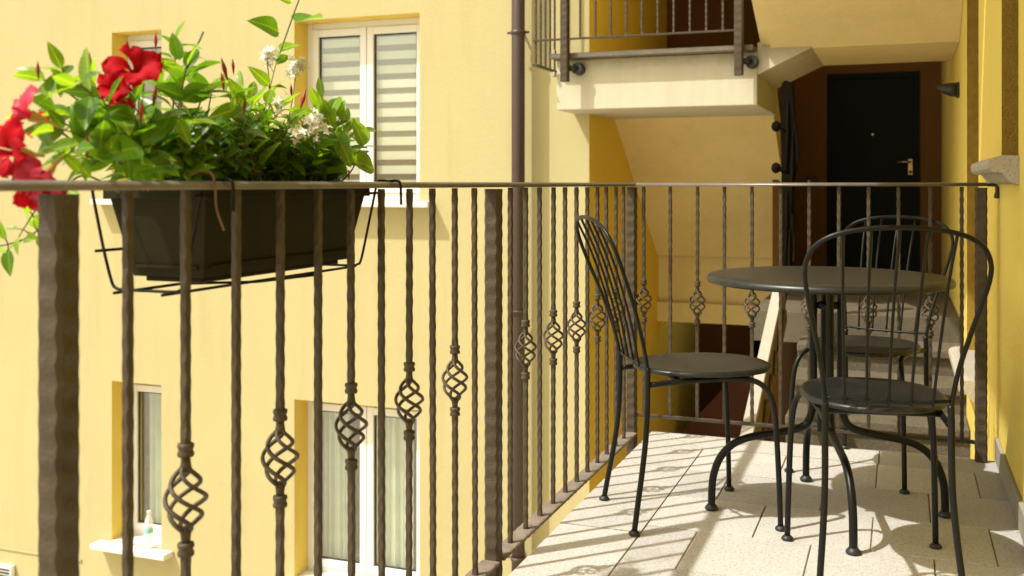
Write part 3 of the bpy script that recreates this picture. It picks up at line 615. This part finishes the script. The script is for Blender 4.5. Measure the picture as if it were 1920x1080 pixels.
# ------------------------------------------------------------------ bistro chairs
def make_chair():
    t=empty('bistro_chair')
    # seat: superellipse sheet with rolled rim
    def sup(a,rx,ry,e):
        c,s_=math.cos(a),math.sin(a)
        return (rx*math.copysign(abs(c)**(2/e),c)*(1-0.05*(s_<0)*abs(s_)**2), ry*math.copysign(abs(s_)**(2/e),s_))
    s=MB(); rr=[]
    for k,z in ((0.02,0.4565),(0.5,0.457),(0.8,0.4595),(0.93,0.4615),(0.975,0.461),(0.995,0.457),(1.0,0.452),(0.992,0.447),(0.975,0.447),(0.96,0.451),(0.5,0.452),(0.02,0.452)):
        rr.append([(q[0],q[1]+0.022,z) for q in (sup(2*math.pi*i/56,0.187*k,0.218*k,2.25) for i in range(56))])
    s.rings(rr); s.build('seat',M['seat'],t)
    for sg in (-1,1):
        s=MB(); s.tube(spline([(sg*0.149,-0.203,0.475),(sg*0.150,-0.204,0.43),(sg*0.150,-0.205,0.36),(sg*0.151,-0.210,0.27),(sg*0.157,-0.224,0.17),(sg*0.165,-0.240,0.08),(sg*0.171,-0.252,0.010)],5),0.0087,10); l=s.build('leg',M['chair'],t)
        s=MB(); s.lathe([(0.010,0.0005),(0.0165,0.0025),(0.0175,0.006),(0.014,0.011),(0.009,0.015)],14,(sg*0.1714,-0.2525,0)); s.build('foot',M['black'],l)
        s=MB(); s.tube(spline([(sg*0.148,-0.197,0.425),(sg*0.150,-0.10,0.432),(sg*0.156,0.03,0.437),(sg*0.166,0.115,0.434),(sg*0.180,0.158,0.412),(sg*0.190,0.180,0.365),(sg*0.196,0.188,0.28),(sg*0.201,0.195,0.12),(sg*0.2035,0.198,0.010)],5),0.0084,10); l=s.build('leg',M['chair'],t)
        s=MB(); s.lathe([(0.010,0.0005),(0.0165,0.0025),(0.0175,0.006),(0.014,0.011),(0.009,0.015)],14,(sg*0.2037,0.1982,0)); s.build('foot',M['black'],l)
    half=[(0.149,-0.203,0.455),(0.153,-0.210,0.50),(0.163,-0.228,0.57),(0.182,-0.256,0.655),(0.202,-0.290,0.74),(0.211,-0.312,0.795),(0.207,-0.327,0.832),(0.187,-0.341,0.866),(0.146,-0.352,0.890),(0.080,-0.358,0.904),(0,-0.360,0.908)]
    full=half+[(-x,y,z) for x,y,z in half[-2::-1]]
    s=MB(); s.tube(spline(full,5),0.0062,10); hoop=s.build('back_hoop',M['chair'],t)
    s=MB(); s.tube(spline([(-0.152,-0.206,0.486),(-0.08,-0.216,0.482),(0,-0.219,0.481),(0.08,-0.216,0.482),(0.152,-0.206,0.486)],5),0.0048,8); s.build('cross_bar',M['chair'],t)
    for k in range(-2,3):
        xb=k*0.052; xt=k*0.064; zt=0.908-0.30*(xt*xt)*1.3-0.002; 
        s=MB(); s.tube(spline([(xb,-0.2185+abs(k)*0.001,0.474),(xb+(xt-xb)*0.35,-0.250,0.62),(xb+(xt-xb)*0.72,-0.302,0.78),(xt,-0.358,zt)],5),0.0039,8); s.build('spindle',M['chair'],t)
    s=MB(); s.tube([(-0.150,-0.10,0.4325),(0.150,-0.10,0.4325)],0.008,8); s.box(-0.165,-0.135,0.02,0.06,0.439,0.4515); s.box(0.135,0.165,0.02,0.06,0.439,0.4515); s.build('seat_support',M['chair'],t)
    return t
def face(o,x,y,dx,dy): o.location=(x,y,0); o.rotation_euler=(0,0,math.atan2(-dx,dy))
c0=make_chair()
c1=copy_tree(c0); c2=copy_tree(c0)
face(c0,-0.605,3.222,0.862,0.507)
face(c1,-0.070,2.916,-0.195,0.981)
face(c2,-0.120,3.915,-0.318,-0.948)
for o,l in ((c0,'grey metal bistro chair at left of the table, side on by the railing'),(c1,'grey metal bistro chair nearest, with its spindle back towards the viewer'),(c2,'grey metal bistro chair behind the table, its back against the railing')):
    tag(o,l,'chair','bistro chairs round the table'); o.scale=(1,0.98,0.995 if o is c2 else 1.022)

# ------------------------------------------------------------------ planter on the railing
pl=empty('planter_box',(-1.19,1.72,0.86)); tag(pl,'dark plastic trough planter hung outside the railing','planter')
def trough(mb,x0,x1,y0,y1,z0,z1,tx,ty,wall=0.006):
    o=[(x0+tx,y0+ty,z0),(x1-tx,y0+ty,z0),(x1-tx,y1-ty,z0),(x0+tx,y1-ty,z0)]
    u=[(x0,y0,z1),(x1,y0,z1),(x1,y1,z1),(x0,y1,z1)]
    i=[(x0+wall,y0+wall,z1),(x1-wall,y0+wall,z1),(x1-wall,y1-wall,z1),(x0+wall,y1-wall,z1)]
    d=[(x0+wall+.004,y0+wall+.004,z1-0.03),(x1-wall-.004,y0+wall+.004,z1-0.03),(x1-wall-.004,y1-wall-.004,z1-0.03),(x0+wall+.004,y1-wall-.004,z1-0.03)]
    mb.rings([o,u,i,d],True,False)
PX0,PX1,PY0,PY1=-1.295,-1.092,1.435,1.985
s=MB(); trough(s,PX0,PX1,PY0,PY1,0.868,1.011,0.028,0.03); o=s.build('trough',M['planter'],pl); inv(o,pl)
s=MB()
for (a,b,c,d) in ((PX0-.008,PX1+.008,PY0-.008,PY0+.004),(PX0-.008,PX1+.008,PY1-.004,PY1+.008),(PX0-.008,PX0+.004,PY0+.0042,PY1-.0042),(PX1-.004,PX1+.008,PY0+.0042,PY1-.0042)): s.box(a,b,c,d,1.004,1.0225,0.002)
o=s.build('rim',M['planter'],pl); inv(o,pl)
s=MB(); s.box(PX0+.04,PX1-.04,PY0+.045,PY1-.045,0.858,0.8675,0.003); o=s.build('base_foot',M['planter'],pl); inv(o,pl)
for y in (PY0+0.018,):
    s=MB(); s.prism([(PX0+.035,0.884),(PX1-.035,0.884),(PX1-.035,0.889),(PX0+.035,0.889)],'y',PY0+0.021,PY0+0.027); o=s.build('moulded_rib',M['planter'],pl); inv(o,pl)
s=MB(); s.prism([(PY0+.04,0.884),(PY1-.04,0.884),(PY1-.04,0.890),(PY0+.04,0.890)],'x',PX1-0.025,PX1-0.0185); o=s.build('moulded_rib',M['planter'],pl); inv(o,pl)
s=MB(); n=14
for i in range(n+1):
    for j in range(6): s.v.append((PX0+.01+(PX1-PX0-.02)*j/5,PY0+.01+(PY1-PY0-.02)*i/n,0.992+random.uniform(-.004,.006)))
for i in range(n):
    for j in range(5): s.face((i*6+j,i*6+j+1,i*6+j+7,i*6+j+6),True)
o=s.build('soil',M['soil'],pl); inv(o,pl)
# wire holder
hd=empty('wire_planter_holder',(-1.19,1.72,0.85)); tag(hd,'dark wire holder hooking the planter over the handrail','holder')
def hw(name,pts,r=0.0028,sm=True):
    s=MB(); s.tube(spline(pts,5) if sm else pts,r,7); o=s.build(name,M['wire'],hd); inv(o,hd)
for y in (PY0-0.022,PY1+0.030):
    hw('wire_loop',[(-1.312,y,1.02),(-1.308,y,1.00),(-1.288,y,0.92),(-1.271,y,0.865),(-1.262,y,0.852),(-1.245,y,0.849),(-1.19,y,0.849),(-1.145,y,0.849),(-1.128,y,0.852),(-1.118,y,0.865),(-1.098,y,0.95),(-1.082,y,1.02)])
    hw('hook',[(-1.082,y,1.02),(-1.078,y,1.035),(-1.065,y,1.0375),(-1.05,y,1.0365),(-1.034,y,1.0375),(-1.024,y,1.034),(-1.021,y,1.02),(-1.018,y-0.004,0.985)],0.0030)
for z,x in ((0.915,-1.292),):
    hw('side_wire',[(x,PY0-0.036,z),(x,1.72,z),(x,PY1+0.05,z)])
hw('side_wire',[(-1.086,PY0-0.04,1.010),(-1.086,1.72,1.010),(-1.086,PY1+0.045,1.010)])
for x in (-1.245,-1.145): hw('bottom_wire',[(x,PY0-0.045,0.8455),(x,1.72,0.8455),(x,PY1+0.05,0.8455)])
hw('bottom_wire',[(-1.262,1.60,0.842),(-1.20,1.74,0.835),(-1.13,1.86,0.842)],sm=False)

# ------------------------------------------------------------------ plants
def leaf_mesh(name,m,wr=0.46,fold=0.25,droop=0.25,nu=7):
    s=MB(); rows=[]
    for i in range(nu+1):
        t=i/nu; w=wr*0.5*(math.sin(math.pi*min(1,t**0.85)))**0.8*(1-0.25*t)*1.15 if 0<t<1 else 0.004
        x=t; z=-droop*t*t
        for j in (-2,-1,0,1,2):
            u=j/2; s.v.append((x-0.02*abs(u),w*u,z+fold*w*abs(u)**1.2+0.012*math.sin(t*9+j)*abs(u)))
    for i in range(nu):
        for j in range(4): b=i*5+j; s.face((b,b+1,b+6,b+5),True)
    return s.mesh(name,m)
LEAVES={}
for key in ('leafA','leafB'):
    LEAVES[key]=[leaf_mesh('leaf',M[key],w_,f_,d_) for w_,f_,d_ in (((0.50,0.3,0.16),(0.56,0.22,0.28),(0.47,0.45,0.06),(0.52,0.3,0.36)) if key=='leafA' else ((0.42,0.3,0.16),(0.48,0.22,0.28),(0.40,0.45,0.06),(0.44,0.3,0.32)))]
def orient(o,base,direction,normal,size,roll=0):
    x=direction.normalized(); z=(normal-x*normal.dot(x))
    z=z.normalized() if z.length>1e-4 else x.orthogonal().normalized()
    y=z.cross(x)
    mt=Matrix((x,y,z)).transposed().to_4x4(); mt=mt@Matrix.Rotation(roll,4,'X')
    o.matrix_local=Matrix.Translation(base)@mt@Matrix.Diagonal((size,size,size,1))
def put_leaf(plant,off,base,direction,normal,size,key='leafA',roll=0.5):
    o=link('leaf',random.choice(LEAVES[key]),plant)
    orient(o,Vector(base)-off,Vector(direction),Vector(normal),size,random.uniform(-roll,roll)); return o
SUNV=-SUN_DIR
def grow(plant,off,stems_mb,pts,pairs,size,key='leafA',start=0.25,up=0.55,tipleaf=True,r=0.0022,minz=1.035):
    path=spline(pts,8); n=len(path)
    stems_mb.tube([p-off for p in path],[r*(1-0.6*i/n) for i in range(n)],6)
    ang=random.uniform(0,6.28)
    for k in range(pairs):
        t=start+(1-start)*k/max(1,pairs-0.4); i=min(n-2,int(t*(n-1))); p=path[i]; d=(path[i+1]-path[i]).normalized()
        ang+=R(90)+random.uniform(-0.4,0.4); u=d.orthogonal().normalized(); w_=d.cross(u)
        for sgn in (0,math.pi):
            if random.random()<0.08: continue
            a=ang+sgn; side=u*math.cos(a)+w_*math.sin(a)
            direc=(side*1.0+d*up*random.uniform(0.4,1.5)+Vector((0,0,random.uniform(-0.35,0.35)))).normalized()
            sz=size*random.uniform(0.78,1.2)*(0.7 if k==pairs-1 else 1)
            if p.z<minz-0.02: continue
            if p.z+direc.z*sz<minz: direc.z=abs(direc.z)+0.15; direc.normalize()
            pet=p+direc*0.008
            stems_mb.tube([p-off,pet+direc*0.002-off],0.0011,4)
            put_leaf(plant,off,pet,direc,d*0.7+Vector((0,0,0.8))+SUNV*0.4,sz,key if random.random()<0.75 else ('leafB' if key=='leafA' else 'leafA'))
    if tipleaf:
        d=(path[-1]-path[-3]).normalized()
        put_leaf(plant,off,path[-1],d+Vector((random.uniform(-.4,.4),random.uniform(-.4,.4),0.1)),SUNV,size*0.75,'leafB')

# flower: tube as the part, five overlapping petals as its sub-parts
def petal_mesh(m):
    s=MB(); nu,nv=7,6
    for i in range(nu+1):
        t=i/nu
        for j in range(nv+1):
            v=(j/nv-0.5)*2
            r=0.0045+0.0395*t; half=R(36)+R(8)*math.sin(math.pi*t)
            if t>0.6: half*=math.sqrt(max(0.02,1-((t-0.6)/0.42)**2))
            a=v*half+0.25*t
            z=0.036*(t**0.5)-0.012*t*t-0.010*max(0,t-0.6)*abs(v)+0.0075*math.sin(v*5+t*6)*t*t+0.005*v
            s.v.append((r*math.cos(a),r*math.sin(a),z))
    for i in range(nu):
        for j in range(nv): b=i*(nv+1)+j; s.face((b,b+1,b+nv+2,b+nv+1),True)
    return s.mesh('petal',m)
PET={k:petal_mesh(M[k]) for k in ('petal','pinkpetal')}
tb=MB(); tb.lathe([(0.0022,-0.045),(0.003,-0.032),(0.0045,-0.024),(0.008,-0.012),(0.0098,0.0),(0.0102,0.003)],14,cap=False); TUBE=tb.mesh('flower',M['throat'])
bd=MB(); bd.lathe([(0.0008,0.0),(0.0022,0.006),(0.0035,0.016),(0.0052,0.026),(0.0045,0.034),(0.0022,0.044),(0.0004,0.052)],10,cap=False); BUD=bd.mesh('bud',M['bud'])
def flower(plant,off,p,axis,size,key='petal'):
    o=link('flower',TUBE,plant); z=Vector(axis).normalized(); x=z.orthogonal().normalized(); y=z.cross(x)
    o.matrix_local=Matrix.Translation(Vector(p)-off)@Matrix((x,y,z)).transposed().to_4x4()@Matrix.Rotation(random.uniform(0,6),4,'Z')@Matrix.Diagonal((size,size,size,1))
    for k in range(5):
        q=link('petal',PET[key],o); q.rotation_euler=(random.uniform(-.12,.12),random.uniform(-.18,.18),k*2*math.pi/5+random.uniform(-.08,.08)); q.scale=(random.uniform(.92,1.08),)*3
def bud(plant,off,p,axis,size):
    o=link('bud',BUD,plant); z=Vector(axis).normalized(); x=z.orthogonal().normalized(); y=z.cross(x)
    o.matrix_local=Matrix.Translation(Vector(p)-off)@Matrix((x,y,z)).transposed().to_4x4()@Matrix.Diagonal((size,size,size,1))
def soilpt(y): return Vector((random.uniform(-1.25,-1.13),y,0.995))

# mandevilla at the near end
pa=empty('mandevilla_plant',(-1.19,1.53,0.99)); tag(pa,'red-flowering mandevilla with large glossy leaves at near end of the planter','plant'); offA=Vector(pa.location)
sm=MB()
tips=[(80,150,-1.26),(112,135,-1.20),(142,160,-1.12),(60,215,-1.20),(175,165,-1.28),(195,200,-1.15),(330,85,-1.20),(352,120,-1.14),(385,175,-1.12),(300,165,-1.24),(270,215,-1.10),(235,190,-1.22),(100,245,-1.12),(130,285,-1.09),(330,215,-1.10),(210,255,-1.10),(400,165,-1.22),(290,270,-1.10),(370,255,-1.11),(170,310,-1.14),(250,290,-1.11),(120,300,-1.16),(150,270,-1.2),(200,285,-1.2),(240,250,-1.17),(300,230,-1.18),(340,270,-1.15),(190,240,-1.13),(130,215,-1.18),(280,300,-1.12)]
for (px,py,X) in tips:
    tip=at_x(px,py,X); b=soilpt(min(max(tip.y+random.uniform(-.05,.08),1.45),1.66))
    mid=b*0.5+tip*0.5+Vector((0,0,0.02+random.uniform(0,.02)))
    grow(pa,offA,sm,[b,b*0.75+mid*0.25+Vector((0,0,.02)),mid,tip*0.75+mid*0.25+Vector((0,0,0.008)),tip],4 if py>200 else 5,0.066,'leafA',0.25)
# trailing shoot past the near post
grow(pa,offA,sm,[soilpt(1.45),at_x(165,330,-1.30),at_x(120,355,-1.31),at_x(95,400,-1.31),at_x(60,440,-1.31),at_x(15,458,-1.32),at_x(-30,465,-1.32)],7,0.038,'leafB',0.35,0.2,minz=-9)
grow(pa,offA,sm,[at_x(120,355,-1.31),at_x(75,385,-1.30),at_x(50,420,-1.30),at_x(35,445,-1.30)],3,0.038,'leafB',0.2,0.2,minz=-9)
sm.build('stems',M['stem'],pa)
tocam=lambda p: (Vector((0,0,EYE))-p).normalized()
for (px,py,X,ax,sz,key) in ((254,140,-1.13,(0.50,-0.50,0.55),0.98,'petal'),(222,172,-1.17,(0.2,-0.7,0.3),0.72,'petal'),(60,218,-1.16,(-0.55,-0.75,0.35),0.85,'pinkpetal'),
        (34,285,-1.12,(-0.1,-0.95,0.1),0.92,'petal'),(85,326,-1.10,(0.05,-0.65,-0.5),0.9,'pinkpetal'),(70,360,-1.12,(0.4,-0.5,-0.6),0.62,'petal'),(95,235,-1.22,(-0.3,-0.5,0.4),0.7,'petal'),(230,205,-1.2,(0.3,-0.4,0.6),0.45,'petal')):
    p=at_x(px,py,X); flower(pa,offA,p,ax,sz,key)
for (px,py,X,ax,sz) in ((263,232,-1.08,(0.1,0,1),0.7),(163,298,-1.08,(0.1,-0.1,1),0.7),(287,200,-1.12,(0.1,0.1,1),0.7),(168,135,-1.2,(0,0,1),0.6),(160,130,-1.21,(0,-0.1,1),0.6),(72,150,-1.2,(0,-0.05,1),0.55),(292,95,-1.16,(0,0,1),0.6)):
    bud(pa,offA,at_x(px,py,X),ax,sz)


# individually placed leaves along the outline of the planting
def hero(plant,off,lst,key):
    for (x0,y0,x1,y1,X) in lst:
        a=at_x(x0,y0,X); b=at_x(x1,y1,X+random.uniform(-.008,.012)); d=b-a
        n=tocam(a)*1.1+SUNV*0.25+Vector((random.uniform(-.25,.25),random.uniform(-.25,.25),0.3))
        put_leaf(plant,off,a,d,n,d.length*1.0,key if random.random()<0.7 else 'leafB',0.25)
hs=MB(); hs.tube([p-offA for p in spline([at_x(335,300,-1.16),at_x(338,220,-1.15),at_x(342,165,-1.15),at_x(350,125,-1.15),at_x(372,80,-1.15),at_x(381,60,-1.15)],6)],0.0018,6); hs.build('stems',M['stem'],pa)
hero(pa,offA,[(337,112,322,60,-1.14),(350,128,372,88,-1.15),(342,160,316,128,-1.13),(347,150,370,113,-1.16),(338,140,298,105,-1.16),(345,190,400,153,-1.12),(345,182,290,160,-1.13),(88,172,100,138,-1.2),(132,164,108,133,-1.19),(120,140,137,120,-1.21),(152,170,158,145,-1.2),(104,206,64,178,-1.17),(188,180,130,162,-1.15),(215,242,160,228,-1.11),(268,272,315,230,-1.09),(240,298,243,337,-1.075),(325,312,272,306,-1.08),(256,226,200,200,-1.12),(265,276,184,286,-1.085),(120,240,90,205,-1.14),(165,260,140,215,-1.12),(210,300,165,280,-1.09),(150,320,120,285,-1.10),(300,250,330,200,-1.10)],'leafA')

# second mandevilla at the far end
pb=empty('mandevilla_plant',(-1.19,1.93,0.99)); tag(pb,'leafy mandevilla with red buds and a tall twining shoot at far end of the planter','plant'); offB=Vector(pb.location)
sm=MB()
for (px,py,X) in ((605,180,-1.15),(640,215,-1.13),(622,235,-1.12),(580,260,-1.11),(650,265,-1.12),(600,225,-1.2),(425,170,-1.18),(455,165,-1.2),(480,190,-1.22),(510,180,-1.2),(530,200,-1.15),(440,210,-1.12)):
    tip=at_x(px,py,X); b=soilpt(min(max(tip.y-0.06,1.68),1.96)); mid=b*0.5+tip*0.5+Vector((0,0,0.015))
    grow(pb,offB,sm,[b,mid,tip],5,0.060,'leafB' if px>590 or px<530 else 'leafA',0.3)
grow(pb,offB,sm,[soilpt(1.80),at_x(497,240,-1.2),at_x(503,180,-1.2),at_x(520,110,-1.2)],2,0.045,'leafA',0.4)
shoot=[at_x(520,112,-1.2),at_x(535,70,-1.2),at_x(552,22,-1.2),at_x(570,-25,-1.2),at_x(585,-70,-1.21)]
sm.tube([p-offB for p in spline(shoot,6)],0.0018,6)
hero(pb,offB,[(522,60,488,33,-1.2),(556,42,604,27,-1.2),(526,96,563,74,-1.2),(519,120,540,97,-1.2),(546,4,524,-4,-1.2),(505,160,475,128,-1.2)],'leafA')
hero(pb,offB,[(612,228,598,178,-1.11),(618,216,633,168,-1.12),(602,202,580,162,-1.12),(636,222,646,184,-1.11),(622,242,607,194,-1.10),(642,232,654,200,-1.11),(646,250,664,222,-1.10),(683,271,659,220,-1.09),(681,272,694,244,-1.09),(690,247,716,234,-1.09),(660,302,708,316,-1.08),(455,192,432,150,-1.16),(470,182,479,147,-1.17),(452,204,400,212,-1.12),(500,195,512,160,-1.15),(520,205,545,172,-1.14),(440,220,470,195,-1.11),(545,225,575,200,-1.11)],'leafB')
hero(pb,offB,[(628,250,661,297,-1.08),(640,270,665,318,-1.08),(600,262,640,240,-1.09)],'leafA')
grow(pb,offB,sm,[soilpt(1.95),at_x(655,325,-1.12),at_x(668,298,-1.11),at_x(682,262,-1.10)],3,0.046,'leafB',0.5)
sm.build('stems',M['stem'],pb)
for (px,py,X,ax,sz) in ((427,152,-1.16,(-0.15,-0.25,1),0.85),(420,172,-1.16,(-0.1,-0.1,1),0.7),(438,140,-1.2,(0,-0.1,1),0.6),(563,205,-1.13,(0.1,0.35,1),0.85),(590,215,-1.14,(0,0,1),0.65),(547,185,-1.18,(0,-.1,1),0.6),(457,215,-1.1,(0.1,0,1),0.6),(654,338,-1.09,(0,0,1),0.45)):
    bud(pb,offB,at_x(px,py,X),ax,sz)

# bushy jasmine in the middle
pj=empty('jasmine_bush',(-1.19,1.74,0.99)); tag(pj,'small-leaved bushy plant with white flower clusters in middle of the planter','plant'); offJ=Vector(pj.location)
sm=MB(); fo=MB()
def add_leaf(mb,base,direc,normal,L,wr=0.42):
    x=Vector(direc).normalized(); z=Vector(normal); z=(z-x*z.dot(x)).normalized(); y=z.cross(x)
    b=len(mb.v)
    for (u,v,h) in ((0,0,0),(0.3,wr*0.42,0.05),(0.3,0,-0.02),(0.3,-wr*0.42,0.05),(0.68,wr*0.34,0.0),(0.68,0,-0.06),(0.68,-wr*0.34,0.0),(1,0,-0.16)):
        mb.v.append(tuple(base+(x*u+y*v+z*h)*L))
    for f in ((0,2,1),(0,3,2),(1,2,5,4),(2,3,6,5),(4,5,7),(5,6,7)): mb.face([b+i for i in f],True)
for k in range(260):
    px=random.uniform(315,640); ytop=215+25*math.sin(px*0.05)-(20 if 440<px<560 else 0)
    tip=at_x(px,random.uniform(ytop,320),random.uniform(-1.30,-1.085)); b=soilpt(min(max(tip.y+random.uniform(-.03,.03),1.55),1.96)-offJ.y*0)
    path=spline([b,b*0.5+tip*0.5+Vector((0,0,.012)),tip],6); n=len(path)
    sm.tube([p-offJ for p in path],0.0011,5)
    a=random.uniform(0,6.28)
    for q in range(11):
        i=min(n-2,int((0.25+0.75*q/11)*(n-1))); d=(path[i+1]-path[i]).normalized(); u=d.orthogonal().normalized(); w_=d.cross(u); a+=1.57
        for sgn in (0,math.pi):
            side=u*math.cos(a+sgn)+w_*math.sin(a+sgn)
            add_leaf(fo,path[i]-offJ,side+d*random.uniform(0.2,0.9)+Vector((0,0,random.uniform(-.2,.2))),d+Vector((0,0,0.6)),random.uniform(0.020,0.036))
o=fo.build('foliage',M['leafC'],pj); o['kind']='stuff'
sm.build('stems',M['woodstem'],pj)
def cluster(px,py,X,n,spread):
    s=MB(); c=at_x(px,py,X)
    for k in range(n):
        p=c+Vector((random.gauss(0,spread*0.7),random.gauss(0,spread),random.gauss(0,spread)))-offJ
        ax=Vector((random.uniform(-.2,1),random.uniform(-1,.3),random.uniform(-.1,.9))).normalized(); u=ax.orthogonal().normalized(); v=ax.cross(u); a0=random.uniform(0,6)
        for i in range(5):
            a=a0+i*1.2566; d=u*math.cos(a)+v*math.sin(a); add_leaf(s,p+ax*0.002,d+ax*0.25,ax,random.uniform(0.009,0.012),0.5)
        s.tube([p-ax*0.012,p+ax*0.002],0.0008,4)
    s.build('flower_cluster',M['whitepetal'],pj)
cluster(502,105,-1.2,26,0.010); cluster(556,128,-1.2,34,0.0115); cluster(588,235,-1.085,32,0.012); cluster(556,250,-1.1,10,0.010); cluster(605,245,-1.1,8,0.008); cluster(530,195,-1.12,4,0.008)
s=MB()
for (a,b,X) in (((500,105),(505,190),-1.2),((556,125),(540,230),-1.2)):
    p=at_x(*a,X); q=at_x(*b,X); s.tube([p-offJ,(p+q)/2+Vector((0,0.004,0))-offJ,q-offJ],0.0012,5)
s.build('flower_stalk',M['stem'],pj)

# dry twining stem over the handrail
tw=empty('dry_vine_stem',(-1.04,1.6,1.03)); tag(tw,'dry brown vine stem twisted over the handrail','vine stem'); 
s=MB(); q=[at_x(352,333,-1.06),at_x(372,322,-1.05),at_x(395,324,-1.03),at_x(403,345,-1.024),at_x(406,390,-1.022),at_x(420,432,-1.02)]
s.tube(spline([p-Vector(tw.location) for p in q],6),0.0022,6); s.build('twig',M['woodstem'],tw)
